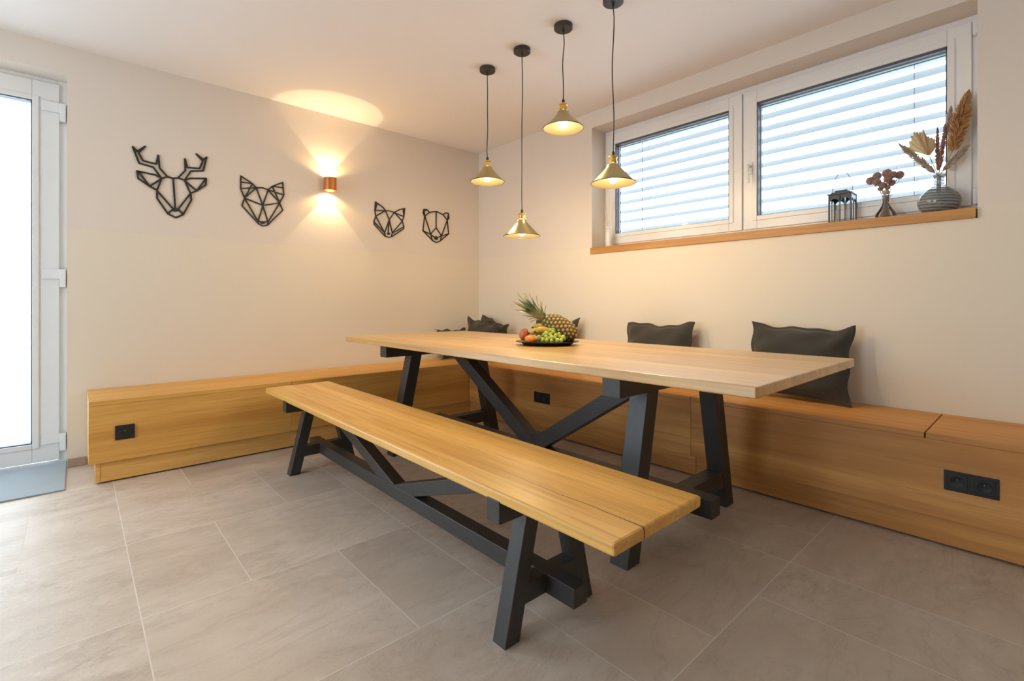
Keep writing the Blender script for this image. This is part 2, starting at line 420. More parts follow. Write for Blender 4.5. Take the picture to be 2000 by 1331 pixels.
# ---------------------------------------------------------------- glazed door
door = tag(thing('door_1', (-.2, -4.15, 0), 'white framed full height glazed patio door on the left', 'door'), kind='structure')
FX = -.168
MB().box(FX-.07, FX, DY1-.045, DY1, 0.002, DZ).box(FX-.07, FX, DY0, DY0+.045, 0.002, DZ).box(FX-.07, FX, DY0+.045, DY1-.045, 2.33, DZ).box(FX-.07, FX, DY0+.045, DY1-.045, 0.002, .018).build('door_frame', M_PVC, door, bevel=.003)
def leaf(y1, y0, hinges):
    g1, g0 = y1-.121, y0+.121; za, zb, ga, gb = .021, 2.364, .139, 2.237
    s = MB(); xa, xb = FX+.001, FX+.013
    s.box(xa, xb, g1, y1, za, zb).box(xa, xb, y0, g0, za, zb).box(xa, xb, g0, g1, za, ga).box(xa, xb, g0, g1, gb, zb)
    xa, xb = FX+.012, FX+.020
    s.box(xa, xb, g1, g1+.03, ga-.03, gb+.03).box(xa, xb, g0-.03, g0, ga-.03, gb+.03).box(xa, xb, g0, g1, ga-.03, ga).box(xa, xb, g0, g1, gb, gb+.03)
    lf = s.build('door_leaf', M_PVC, door, bevel=.0035)
    r = MB(); t = .006
    r.box(FX-.05, FX+.012, g1-t, g1+.001, ga, gb).box(FX-.05, FX+.012, g0-.001, g0+t, ga, gb).box(FX-.05, FX+.012, g0, g1, gb-t, gb+.001).box(FX-.05, FX+.012, g0, g1, ga-.001, ga+t)
    r.build('gasket', M_GASKET, lf)
    MB().box(FX-.032, FX-.026, g0+.003, g1-.003, ga+.003, gb-.003).build('pane', M_GLASS, lf)
    for (ha, hb_) in hinges:
        MB().box(FX+.013, FX+.030, y1-.078, y1+.006, hb_, ha).box(FX+.010, FX+.036, y1+.001, y1+.030, hb_-.052, ha).build('hinge', M_PVC, lf, bevel=.003)
leaf(-3.205, -4.155, ((2.245, 2.185), (1.210, 1.150), (.186, .130)))
leaf(-4.1555, -5.125, ())

tag(MB().box(-.150, .482, -4.75, -3.172, .0005, .008).build('doormat', M_MAT, bevel=.002), 'grey ribbed doormat lying on the floor in front of the glazed door', 'doormat')

# ---------------------------------------------------------------- fitted wall benches
BX, BY, ZT = .512, -.508, .461
def socket(parent, axis, a0, a1, zc, n, label):
    """axis 'x': plate on a face x = const looking +x, spans y; axis 'y': plate on y = const looking -y, spans x"""
    s = thing('power_socket', (0, 0, 0), None, None); s.parent = parent
    for k in ('label', 'category'):
        if k in s: del s[k]
    s['label'] = label
    h = .040
    def bx(mb, a, b, d0, d1, za, zb):
        return mb.box(BX-.002+d0, BX-.002+d1, a, b, za, zb) if axis == 'x' else mb.box(a, b, BY+.002-d1, BY+.002-d0, za, zb)
    off = Vector(parent.location)
    def bld(mb, name, mat, **kw):
        mb.v = [v-off for v in mb.v]; return mb.build(name, mat, s, local=True, **kw)
    pl = bx(MB(), a0, a1, 0, .0065, zc-h, zc+h)
    bld(pl, 'cover_plate', M_SOCKET, bevel=.0015)
    w = (a1-a0)/n
    for i in range(n):
        c = a0 + w*(i+.5)
        ins = MB(); bx(ins, c-.030, c+.030, .006, .0085, zc-.030, zc+.030)
        bld(ins, 'socket_insert', M_SOCKET, bevel=.0012)
        M = Matrix.Rotation(math.pi/2, 3, 'Y') if axis == 'x' else Matrix.Rotation(math.pi/2, 3, 'X')
        pos = (BX-.002+.0087, c, zc) if axis == 'x' else (c, BY+.002-.0087, zc)
        well = MB().lathe([(.0001, .0), (.0185, .0), (.0205, .0006 if axis == 'x' else .0006), (.0215, .0)], pos, 24, M=M)
        bld(well, 'socket_well', M_SOCKETIN, smooth=True)
        for dd, dz in ((-.0075, 0), (.0075, 0), (0, .009)):
            q = (pos[0]+.001, c+dd, zc+dz) if axis == 'x' else (c+dd, pos[1]-.001, zc+dz)
            bld(MB().blob(q, .0019 if dz == 0 else .0025, 8, 6), 'contact_pin', M_SOCKETIN if dz == 0 else M_PIN, smooth=True)
def bench(axis, a0, a1, label, seats, front, toe, end=None):
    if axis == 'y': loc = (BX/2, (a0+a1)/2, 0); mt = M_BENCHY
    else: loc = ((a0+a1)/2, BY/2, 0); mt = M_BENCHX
    t = thing('wall_bench', loc, label, 'bench', 'fitted oak benches along the walls')
    def bx(lo, hi, d0, d1, za, zb):
        return MB().box(d0, d1, lo, hi, za, zb) if axis == 'y' else MB().box(lo, hi, -d1, -d0, za, zb)
    D = BX if axis == 'y' else -BY
    for lo, hi in seats: bx(lo, hi, .003, D, ZT-.023, ZT).build('seat_board', mt, t, bevel=.0015)
    for lo, hi in front: bx(lo, hi, D-.022, D-.002, .120, ZT-.0235).build('front_panel', mt, t, bevel=.001)
    for lo, hi in toe: bx(lo, hi, D-.042, D-.026, .009, .130).build('toe_board', mt, t, bevel=.001)
    if end is not None:
        bx(end+.002, end+.020, .003, D-.024, .009, ZT-.0235).build('end_panel', mt, t, bevel=.001)
    bx(a0+.05, a1-.03, .02, D-.06, .0, .02).build('gap_shade_plinth', M_DARKGAP, t)  # block under the toe boards, the gap's shade put into its colour
    return t
SY = -2.03
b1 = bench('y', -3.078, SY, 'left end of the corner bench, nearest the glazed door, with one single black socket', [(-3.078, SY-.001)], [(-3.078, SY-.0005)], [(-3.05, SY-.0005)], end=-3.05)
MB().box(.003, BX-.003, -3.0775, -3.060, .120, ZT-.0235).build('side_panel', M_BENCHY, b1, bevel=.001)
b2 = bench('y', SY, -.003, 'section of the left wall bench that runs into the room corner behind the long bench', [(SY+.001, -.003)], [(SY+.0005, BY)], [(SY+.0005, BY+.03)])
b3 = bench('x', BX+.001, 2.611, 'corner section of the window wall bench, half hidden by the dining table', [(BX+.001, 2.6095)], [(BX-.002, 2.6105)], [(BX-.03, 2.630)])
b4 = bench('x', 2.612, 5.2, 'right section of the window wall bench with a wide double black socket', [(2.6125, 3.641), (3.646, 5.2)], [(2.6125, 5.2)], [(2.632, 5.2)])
socket(b1, 'x', -2.967, -2.880, .275, 1, 'single black power socket near the door')
socket(b3, 'y', 1.338, 1.500, .280, 2, 'double black power socket behind the table')
socket(b4, 'y', 3.703, 3.862, .283, 2, 'double black power socket at the right edge')

# ---------------------------------------------------------------- trestle table and bench
def trestle_set(t, xc, yc, top_z, thick, x0, x1, y0, y1, bw, leg_dx, beam_y0, beam_y1, beam_h, foot_off, top_off, leg_w, cross_z0, cross_z1, str_w, str_x0, str_x1, vz, vtop_x, mat_top, top_name, rnd, dthick):
    zt = top_z-thick; zb = zt-beam_h
    MB().box(x0, x1, y0, y1, zt, top_z).build(top_name, mat_top, t, bevel=rnd)
    for sx in (-1, 1):
        xo = xc + sx*leg_dx; xa, xb = xo-bw/2, xo+bw/2
        MB().box(xa, xb, beam_y0, beam_y1, zb, zt+.007).build('cross_beam', M_BLKY, t, bevel=.002)
        for sy in (-1, 1):
            f, u = yc+sy*foot_off, yc+sy*top_off
            poly = [(f, 0), (f-sy*leg_w, 0), (u-sy*leg_w, zb), (u, zb)]
            MB().prism(poly, 'x', xa, xb).build('leg', M_BLKZ, t, bevel=.002, merge=True)
        zm = (cross_z0+cross_z1)/2; inner = lambda z: lerp(foot_off, top_off, z/zb)-leg_w*.5
        MB().prism([(yc-inner(cross_z0), cross_z0), (yc+inner(cross_z0), cross_z0), (yc+inner(cross_z1), cross_z1), (yc-inner(cross_z1), cross_z1)], 'x', xa+.0015, xb-.0015).build('lower_cross_beam', M_BLKY, t, bevel=.002)
    MB().box(str_x0, str_x1, yc-str_w/2, yc+str_w/2, cross_z0+.0005, cross_z1+.001).build('stretcher', M_BLKX, t, bevel=.002)
    zs = cross_z1+.001
    for sx in (-1, 1):
        xe = vtop_x; sl = (zt-vz)/xe; dv = dthick*math.sqrt(1+sl*sl)
        # polygon in (distance from centre, z): upper edge from (0, vz) to (xe, zt); lower edge offset by dv
        pts = [(0, vz), (xe, zt-.0003), (xe+dv/sl, zt-.0003)]
        lim = leg_dx-bw/2
        if xe+dv/sl > lim:
            pts = [(0, vz), (xe, zt-.0003), (lim, zt-.0003), (lim, vz-dv+sl*lim)] if xe < lim else pts
        low = vz-dv
        if low < zs: pts += [((zs-low)/sl, zs), (0, zs)]
        else: pts += [(0, low)]
        MB().prism([(xc+sx*a, z) for a, z in pts], 'y', yc-str_w/2+.001, yc+str_w/2-.001).build('diagonal_brace', M_BLKX, t, bevel=.002, merge=True)

tb = thing('dining_table', (2.0, -1.15, 0), 'long oak plank dining table on black trestle legs with a fruit platter on it', 'table')
trestle_set(tb, 2.0, -1.15, .760, .036, .60, 3.428, -1.688, -.640, .080, .897, -1.652, -.655, .076, .455, .318, .080,
            .104, .182, .076, .94, 3.06, .222, .78, M_TABLE, 'tabletop', .004, .080)
bn = thing('trestle_bench', (1.975, -2.015, 0), 'long free-standing oak bench on black trestle legs in front of the table', 'bench')
trestle_set(bn, 1.975, -2.015, .460, .033, .652, 3.335, -2.234, -1.828, .056, .938, -2.2365, -1.818, .060, .200, .112, .058,
            .098, .158, .060, .895, 3.055, .165, .80, M_SEAT, 'seat', .007, .058)

# ---------------------------------------------------------------- pendants and wall light
def lamp_light(name, typ, power, parent, loc, rot=(0,0,0), col=LAMP, **kw):
    l = bpy.data.lights.new(name, typ); l.energy = power; l.color = col
    for k, v in kw.items(): setattr(l, k, v)
    o = bpy.data.objects.new(name, l); COL.objects.link(o); o.parent = parent; o.location = loc; o.rotation_euler = rot
    return o
def pendant(x, y, rim_z, label):
    t = thing('pendant_lamp', (x, y, H), label, 'lamp', 'hanging lamps above the dining table')
    L = H-rim_z
    MB().lathe([(.0001, -.001), (.050, -.001), (.052, -.003), (.052, -.023), (.049, -.026), (.0001, -.026)], (0,0,0), 36).build('ceiling_rose', M_ROSE, t, local=True, smooth=True)
    MB().lathe([(.0001, -.026), (.007, -.026), (.006, -.040), (.0001, -.041)], (0,0,0), 16).build('cord_grip', M_BLACKMETAL, t, local=True, smooth=True)
    n = 14; zc = -L+.158
    pts = [(.004*math.sin(i*.55+x*3), .003*math.sin(i*.8), lerp(-.040, zc, i/n)) if 0 < i < n else (0, 0, lerp(-.040, zc, i/n)) for i in range(n+1)]
    MB().tube(pts, .0028, 8).build('cord', M_CORD, t, local=True, smooth=True)
    MB().lathe([(.0001, 0), (.006, 0), (.008, -.004), (.008, -.020), (.0001, -.020)], (0, 0, -L+.162), 14).build('cord_grip', M_BLACKMETAL, t, local=True, smooth=True)
    MB().lathe([(.0001, 0), (.013, -.001), (.022, -.006), (.0235, -.013), (.019, -.016), (.0195, -.032), (.022, -.034), (.022, -.040), (.018, -.043), (.018, -.052), (.0001, -.052)], (0, 0, -L+.143), 28).build('lamp_socket', M_BRASS, t, local=True, smooth=True)
    o_ = [(.020, .094), (.031, .0935), (.034, .090), (.035, .083), (.046, .068), (.108, .004), (.112, .001), (.113, -.001)]
    i_ = [(.1115, -.001), (.1065, .003), (.045, .0655), (.033, .080), (.020, .088)]
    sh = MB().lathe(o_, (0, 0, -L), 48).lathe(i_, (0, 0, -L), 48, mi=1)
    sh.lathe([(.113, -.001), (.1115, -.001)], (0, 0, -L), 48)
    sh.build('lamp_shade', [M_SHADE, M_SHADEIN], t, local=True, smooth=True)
    MB().lathe([(.1117, -.0025), (.1140, -.0025), (.1145, -.0005), (.1140, .0015), (.1120, .0015)], (0, 0, -L), 48).build('rim', M_BLACKMETAL, t, local=True, smooth=True)
    MB().lathe([(.0001, -.012), (.012, -.010), (.022, 0), (.0255, .013), (.022, .028), (.014, .045), (.013, .075)], (0, 0, -L+.012), 24).build('light_bulb', M_BULB, t, local=True, smooth=True)
    lamp_light('pendant_light', 'POINT', 11, t, (0, 0, -L-.020), shadow_soft_size=.03)
pendant(1.496, -1.102, 1.805, 'brass pendant lamp farthest from the window, first of the four above the table')
pendant(1.826, -1.098, 1.411, 'brass pendant lamp hanging lowest, just above the left part of the table')
pendant(2.166, -1.100, 1.979, 'brass pendant lamp hanging highest, on the shortest cord')
pendant(2.496, -1.088, 1.613, 'brass pendant lamp hanging in front of the left end of the window')

sc = thing('wall_lamp', (0, -1.588, 1.968), 'round copper up-and-down wall lamp glowing between the wolf and fox heads', 'lamp')
R_, h_ = .050, .052
MB().lathe([(R_, -h_), (R_, h_), (R_-.003, h_), (R_-.003, .020), (.0001, .020)], (.062, 0, 0), 40).lathe([(.0001, -.020), (R_-.003, -.020), (R_-.003, -h_), (R_, -h_)], (.062, 0, 0), 40).build('lamp_body', M_COPPER, sc, local=True, smooth=True)
MB().box(.0008, .014, -.032, .032, -.034, .034).build('wall_bracket', M_COPPER, sc, local=True, bevel=.002)
for sg in (-1, 1):
    MB().lathe([(.0001, 0), (.030, 0)] , (.062, 0, sg*.030), 24).lathe([(.0001, 0), (.022, .006*sg), (.030, 0)], (.062, 0, sg*.031), 24).build('light_bulb', M_BULB, sc, local=True, smooth=True)
    rot = (math.pi, 0, 0) if sg > 0 else (0, 0, 0)
    lamp_light('beam_light', 'SPOT', 8, sc, (.050, 0, sg*.056), rot, spot_size=math.radians(80), spot_blend=.15, shadow_soft_size=.004)
    lamp_light('glow_light', 'SPOT', 5, sc, (.045, 0, sg*.056), rot, col=(1.0, .60, .20), spot_size=math.radians(150), spot_blend=.4, shadow_soft_size=.006)

# ---------------------------------------------------------------- animal heads on the left wall
def head(name, label, ox, oy, sc_, lines, nose, wpx):
    pts_all = [on_x(ox+a/sc_, oy+b/sc_, .004) for ln in lines for a, b in ln]
    cy = sum(p.y for p in pts_all)/len(pts_all); cz = sum(p.z for p in pts_all)/len(pts_all)
    dep = (Vector((0, cy, 1))-CAM).dot(FWD); w = wpx*dep/FPX
    mb = MB(); k = 0
    for ln in lines:
        P_ = [on_x(ox+a/sc_, oy+b/sc_, 0) for a, b in ln]
        for a, b in zip(P_[:-1], P_[1:]):
            d = (b-a); d.x = 0
            if d.length < 1e-5: continue
            d.normalize(); n = Vector((0, -d.z, d.y)); e = d*(w*.35); k += 1
            x1 = .0085 + (k % 5)*.00006
            poly = [a-e+n*w*.28, a-e-n*w*.28, a-n*w*.5, b-n*w*.5, b+e-n*w*.28, b+e+n*w*.28, b+n*w*.5, a+n*w*.5]
            mb.prism([(q.y, q.z) for q in poly][::1], 'x', .002, x1)
    a, b, rx, ry = nose
    c = on_x(ox+a/sc_, oy+b/sc_, 0); rr = rx/sc_*dep/FPX*1.05, ry/sc_*dep/FPX
    mb.prism([(c.y+rr[0]*math.cos(t*math.pi/6), c.z+rr[1]*math.sin(t*math.pi/6)) for t in range(12)], 'x', .002, .0092)
    tag(mb.build(name, M_BLACKMETAL, merge=False), label, 'wall decoration', 'line-art animal heads on the left wall')
deer = [[(170,100),(245,290),(405,335),(505,465)], [(170,100),(225,155),(315,97),(240,170),(290,262),(440,300),(465,200),(480,345),(570,445)],
        [(690,458),(775,375),(770,240),(800,340),(940,350),(975,265),(900,183),(985,250),(1020,220),(980,378),(840,380),(765,485)],
        [(505,465),(570,445),(635,465),(690,458),(765,485)], [(505,465),(430,425),(220,380),(235,465),(365,555),(450,600),(505,465)], [(240,385),(365,555),(505,465)],
        [(765,485),(830,465),(1015,465),(1010,540),(905,608),(835,635),(765,485)], [(765,485),(905,608),(1005,475)],
        [(450,600),(450,690),(575,870),(665,915),(750,880),(845,710),(835,635)], [(455,610),(635,815),(580,868)], [(835,635),(695,815),(748,878)], [(635,465),(660,810)]]
head('deer_head', 'black line-art deer head with antlers, the largest animal on the left wall', 230, 270, 5.882, deer, (660, 825, 32, 22), 3.0)
wolf = [[(1412,437),(1410,580),(1455,690),(1425,775),(1610,980),(1665,1012),(1720,1000),(1892,830),(1858,745),(1905,655),(1893,510),(1775,555),(1725,595),(1665,572),(1590,572),(1545,525),(1412,437)],
        [(1412,505),(1545,525),(1455,690),(1590,572),(1410,580)], [(1590,572),(1665,775),(1725,595)], [(1455,690),(1665,775),(1858,745)], [(1775,555),(1895,572)], [(1725,595),(1905,655)],
        [(1775,555),(1858,745),(1725,595)], [(1455,690),(1610,960),(1665,775),(1725,965),(1858,745)], [(1610,945),(1640,965),(1695,965),(1725,945)], [(1610,960),(1618,992)], [(1725,965),(1718,1000)]]
head('wolf_head', 'black line-art wolf head hanging between the deer head and the copper lamp', 230, 270, 5.882, wolf, (1665, 972, 24, 17), 2.3)
fox = [[(885,500),(878,610),(890,685),(865,755),(868,790),(1010,945),(1055,960),(1100,950),(1250,850),(1255,820),(1235,750),(1255,690),(1268,585),(1205,595),(1130,635),(1060,615),(1015,612),(985,570),(885,500)],
       [(908,515),(882,610),(1015,612),(890,685),(1005,900),(865,755)], [(1015,612),(1065,730),(1130,635),(1235,750)], [(1065,730),(1005,900),(1015,945)], [(1065,730),(1105,900),(1095,950)],
       [(1062,740),(1052,900)], [(1105,900),(1235,750)], [(1112,905),(1255,820)], [(1130,638),(1255,690),(1245,588)]]
head('fox_head', 'black line-art fox head with pointed ears, right of the copper lamp', 600, 320, 6.667, fox, (1055, 912, 22, 15), 2.0)
bear = [[(1505,640),(1515,595),(1550,595),(1590,635),(1675,622),(1765,665),(1800,640),(1835,650),(1842,715),(1820,735),(1838,915),(1730,1005),(1680,1028),(1640,1010),(1505,875),(1525,685),(1505,640)],
        [(1520,600),(1525,685),(1590,635)], [(1520,615),(1560,602)], [(1675,622),(1675,835),(1605,915)], [(1675,835),(1745,940)], [(1530,685),(1605,920),(1625,1000)], [(1820,735),(1745,945),(1732,1000)],
        [(1765,665),(1820,735),(1835,655)], [(1505,875),(1605,920),(1655,962)], [(1698,962),(1745,940),(1838,915)]]
head('bear_head', 'black line-art bear head with round ears, nearest the room corner', 600, 320, 6.667, bear, (1675, 970, 26, 26), 2.0)

# ---------------------------------------------------------------- cushions
def cushion(name, label, w, h, bot, up, right, T=.07, mat=None, seed=0, sag=.0, fringe=False, slump=0, pinch=1):
    """bot: centre of lower edge; up, right: unit vectors spanning the cushion; front faces right x up"""
    rnd = random.Random(seed); mat = mat or M_PILLOW
    up = Vector(up).normalized(); right = Vector(right).normalized(); nrm = right.cross(up).normalized()
    c = Vector(bot)
    t = thing(name, c, label, 'cushion', 'dark cushions on the corner bench')
    NU = 34; ph = [rnd.uniform(0, 6.28) for _ in range(8)]
    def P(u, v, s):
        # u,v in -1..1
        cu = .055*(1-u*u)*pinch; cv = .075*(1-v*v)*pinch
        x = w/2*(u*(1-cv) ); y = h/2*(v*(1-cu*1.5)) + h/2
        y += .008*math.sin(u*5+ph[0])*max(0, v)+.005*math.sin(u*11+ph[1])*max(0, v) - sag*(1-u*u)*max(0, v) - slump*(u+1)/2*max(0, v)
        x += .005*math.sin(v*7+ph[2])*abs(u)
        e = max(0, (1-(abs(u)/.93)**2.6))*max(0, (1-(abs(v)/.93)**2.6)) if abs(u) < .93 and abs(v) < .93 else 0
        th = T*e**.55
        wr = 0
        if e > 0:
            wr += .007*math.sin(u*9+v*4+ph[3])*math.exp(-((v-.75)/.3)**2)
            wr += .006*math.sin(v*10-u*3+ph[4])*math.exp(-((abs(u)-.8)/.22)**2)
            wr += .004*math.sin(u*6-v*7+ph[5])
            wr *= min(1, e*3)
        flap = .006*math.sin(u*8+ph[6])*abs(v)**6 + .006*math.sin(v*8+ph[7])*abs(u)**6
        return c + right*x + up*y + nrm*(flap + s*(th+.0022)+ (wr if s > 0 else wr*.5))
    mb = MB(); n = NU+1
    for s in (1, -1):
        base = len(mb.v)
        for j in range(n):
            for i in range(n):
                g = lambda k: math.copysign(abs(2*k/NU-1)**.8, 2*k/NU-1)
                mb.v.append(P(g(i), g(j), s))
        for j in range(NU):
            for i in range(NU):
                a = base+j*n+i; f = [a, a+1, a+n+1, a+n]
                mb.f.append(f if s > 0 else f[::-1]); mb.m.append(0)
    edge = [i for i in range(n)] + [j*n+NU for j in range(1, n)] + [NU*n+i for i in range(NU-1, -1, -1)] + [j*n for j in range(NU-1, 0, -1)]
    m = len(edge); o2 = n*n
    for q in range(m):
        a, b = edge[q], edge[(q+1) % m]; mb.f.append([a, o2+a, o2+b, b]); mb.m.append(0)
    zmin = min(v.z for v in mb.v)
    dz = (ZT+.001)-zmin; mb.v = [v+Vector((0,0,dz)) for v in mb.v]
    cv = mb.build('cover', mat, t, smooth=True, angle=181)
    if fringe:
        fr = MB(); 
        for i in range(20):
            q = P(-1, lerp(-1, 1, i/19), 0)+Vector((0,0,dz)); d = -right*.022+Vector((rnd.uniform(-.004,.004), rnd.uniform(-.006,.006), rnd.uniform(-.01,.002)))
            e = q+d
            if e.z < ZT+.004: e.z = ZT+.004
            if q.z < ZT+.004: q.z = ZT+.004
            fr.tube([q, (q+e)/2+Vector((0,0,.002)), e], [.0026, .0034, .002], 6)
        fr.build('fringe', simple('brown_fringe', (.16,.085,.04), .9), t, smooth=True)
    return t
def lean(dx, dy, lx): # unit up-vector leaning by lx radians toward (dx, dy)
    return Vector((dx*math.sin(lx), dy*math.sin(lx), math.cos(lx)))
cushion('cushion', 'large charcoal cushion at the right end of the table, leaning on the window wall', .530, .425, (3.045, -.180, .462), lean(0, 1, .24), (1, .0, -.035), .075, seed=3, sag=.012)
cushion('cushion', 'charcoal cushion leaning on the window wall behind the middle of the table', .530, .410, (2.160, -.175, .462), lean(0, 1, .22), (1, 0, .01), .07, seed=5, sag=.004)
cushion('cushion', 'charcoal cushion mostly hidden behind the pineapple, only one corner showing', .500, .420, (1.190, -.175, .462), lean(0, 1, .22), (1, 0, .02), .065, seed=8, sag=.03)
cushion('cushion', 'dark cushion with its pointed tip highest in the room corner', .440, .430, (.375, -.165, .462), lean(.0, 1, .18), (1, -.03, -.03), .045, M_PILLOW2, seed=11, sag=.0, slump=.10)
cushion('cushion', 'dark cushion in front of another one, its tip just left of the room corner', .440, .405, (.420, -.330, .462), lean(.0, 1, .12), (1, .03, -.02), .05, M_PILLOW2, seed=13, sag=.012, slump=.055, pinch=.6)
cushion('cushion', 'low dark fringed cushion lying against the left wall behind the far end of the table', .340, .300, (.165, -.385, .462), lean(-1, 0, .38), (0, 1, .0), .035, M_PILLOW2, seed=17, sag=.0, fringe=True)

# ---------------------------------------------------------------- fruit platter
PC = Vector((2.062, -1.120, .760)); PXM = 2.774/FPX
def at(u, v, d=0):   # point in the upright plane through the platter centre; d = metres towards the camera
    k = 1-d/2.774
    q = CAM + FWD*(2.774-d) + RGT*((u-1000)/FPX*(2.774-d)); q.z = 1-(v-592)/FPX*(2.774-d)
    return q
plt_ = thing('fruit_platter', PC, 'dark oval metal platter holding fruit on the dining table', 'platter')
plm = simple('blackened_metal', (.035,.030,.028), .3, .6)
ang = math.atan2(RGT.y, RGT.x); MR = Matrix.Rotation(ang, 3, 'Z') @ Matrix.Diagonal((1, .80, 1))
prof = [(.0001, .002), (.120, .002), (.134, .006), (.150, .019), (.178, .023), (.182, .022), (.180, .019), (.152, .014), (.137, .001), (.125, .0005), (.0001, .0005)]
MB().lathe(prof, PC, 56, M=MR).build('dish', plm, plt_, smooth=True)
# pineapple
AX = (at(1060, 617, -.02)-at(1127, 660, 0)).normalized()
pc = at(1094, 640.5, -.015); pn = thing('pineapple', pc, 'whole ripe pineapple with its leafy green crown, lying on the fruit platter', 'pineapple')
zq = AX; xq = zq.cross(Vector((0,0,1))).normalized(); yq = zq.cross(xq); MP = Matrix((xq, yq, zq)).transposed()
body = MB(); La, Ra = .108, .062
prof = [(Ra*(1-abs(t)**2.7)**.5*(1-.05*t)+.0001, La*t) for t in [-1+2*i/18 for i in range(19)]]
body.lathe(prof, pc, 28, 0, MP)
for row in range(11):
    t = -0.9+1.8*row/10; r = Ra*(1-abs(t)**2.7)**.5*(1-.05*t); n = max(5, int(2*math.pi*r/.026))
    n = 14 if abs(t) < .75 else n
    for k in range(n):
        a = 2*math.pi*(k+.5*(row % 2))/n
        s_ = (2*math.pi*r/n)*.46; hz = .0095
        er = Vector((math.cos(a), math.sin(a), 0)); et = Vector((-math.sin(a), math.cos(a), 0))
        slope = -(t*abs(t)**.7)*.9; ez = Vector((er.x*slope, er.y*slope, 1)).normalized(); en = et.cross(ez)
        if en.dot(er) < 0: en = -en
        c0 = er*(r-.001)+Vector((0,0,La*t))
        ring = [c0+et*s_*math.cos(q*math.pi/3)+ez*hz*1.12*math.sin(q*math.pi/3) for q in range(6)]
        ring2 = [c0+et*s_*.55*math.cos(q*math.pi/3)+ez*hz*.65*math.sin(q*math.pi/3)+en*.0042 for q in range(6)]
        tip = c0+en*.0062+ez*.001
        vs = [pc+MP@v for v in ring+ring2+[tip]]
        body.add(vs, [(q, (q+1) % 6, 6+(q+1) % 6, 6+q) for q in range(6)], 1)
        body.add(vs, [(6+q, 6+(q+1) % 6, 12) for q in range(6)], 2)
def pine_mat(name, a, b):
    m, nt, p = newmat(name); co = objco(nt); f = noise(nt, co, 22, 3)
    nt.links.new(mixc(nt, ramp(nt, f, [(.4, (0,0,0)), (.62, (1,1,1))]), a, b), p.inputs['Base Color']); p.inputs['Roughness'].default_value = .5; return m
body.build('fruit_body', [simple('pineapple_groove', (.10,.065,.02), .7), pine_mat('pineapple_scale', (.19,.16,.045), (.36,.22,.045)), pine_mat('pineapple_scale_eye', (.46,.43,.20), (.58,.40,.12))], pn, smooth=True, angle=60)
cr = MB(); top = pc+AX*(La-.006); rr_ = random.Random(4)
NL = 38
for i in range(NL):
    f = i/(NL-1); a = i*2.39996; spread = lerp(1.05, .12, f**.8); ln = lerp(.055, .150, min(1, f*1.25))*(rr_.uniform(.85, 1.1))
    base = top + AX*(f*.055)
    rad = (xq*math.cos(a)+yq*math.sin(a))
    p0 = base+rad*.012; prev = None; wv = lerp(.014, .0125, f); K = 7; pts = []
    for k in range(K+1):
        s_ = k/K; ang_ = spread*(.55+.9*s_)
        if k == 0: p = p0.copy()
        else: p = pts[-1][0] + (AX*math.cos(ang_)+rad*math.sin(ang_))*ln/K + Vector((0,0,.0012*s_))
        pts.append((p, wv*(1-s_**1.6)+.0006))
    side = rad.cross(AX).normalized(); b0 = len(cr.v)
    for p, w_ in pts:
        th_ = (rad*math.cos(spread)-AX*math.sin(spread)).normalized()
        cr.v += [p-side*w_, p+th_*.0022-side*0, p+side*w_, p-th_*.0014*0+th_*-.0012]
    for k in range(K):
        for q in range(4):
            a_ = b0+k*4+q; b_ = b0+k*4+(q+1) % 4; cr.f.append([a_, b_, b_+4, a_+4]); cr.m.append(0)
def leaf_mat():
    m, nt, p = newmat('pineapple_leaf'); co = objco(nt); f = noise(nt, co, 18, 3)
    nt.links.new(ramp(nt, f, [(.35, (.075,.105,.045)), (.5, (.20,.24,.12)), (.66, (.40,.40,.20))]), p.inputs['Base Color']); p.inputs['Roughness'].default_value = .5; return m
cr.build('crown', leaf_mat(), pn, smooth=True, angle=50)
# mango, peach, apple-green fruit
def skin(name, a, b, sc_=14, rough=.35):
    m, nt, p = newmat(name); co = objco(nt); f = noise(nt, co, sc_, 3)
    nt.links.new(ramp(nt, f, [(.38, a), (.62, b)]), p.inputs['Base Color']); p.inputs['Roughness'].default_value = rough
    p.inputs['Subsurface Weight'].default_value = .08; p.inputs['Subsurface Radius'].default_value = (.01,.006,.003); return m
def fruit_blob(name, label, cat, c, r, mat, rz=0, tilt=0, group=None):
    c = Vector(c); mb = MB(); M = Matrix.Rotation(ang+rz, 3, 'Z') @ Matrix.Rotation(tilt, 3, 'Y')
    mb.blob(c, r, 28, 18, 0, M)
    t = thing(name, c, label, cat, group); mb.build('flesh', mat, t, smooth=True, angle=181)
    tip = M @ Vector((0, 0, r[2])); MB().tube([c+tip*.96, c+tip*1.07], [.0022, .0016], 8).build('stem', simple('dry_stem', (.10,.06,.03), .8), t)
    return t
fruit_blob('mango', 'red mango at the left edge of the fruit platter', 'mango', at(1023.5, 653.5, .02), (.027, .030, .034), skin('mango_skin', (.42,.055,.03), (.55,.17,.05)), tilt=.35)
fruit_blob('orange', 'small orange citrus fruit at the front left of the platter', 'orange', at(1036, 662.5, .085), (.033, .030, .021), skin('orange_skin', (.80,.24,.03), (.85,.30,.05), 30, .45), tilt=.1)
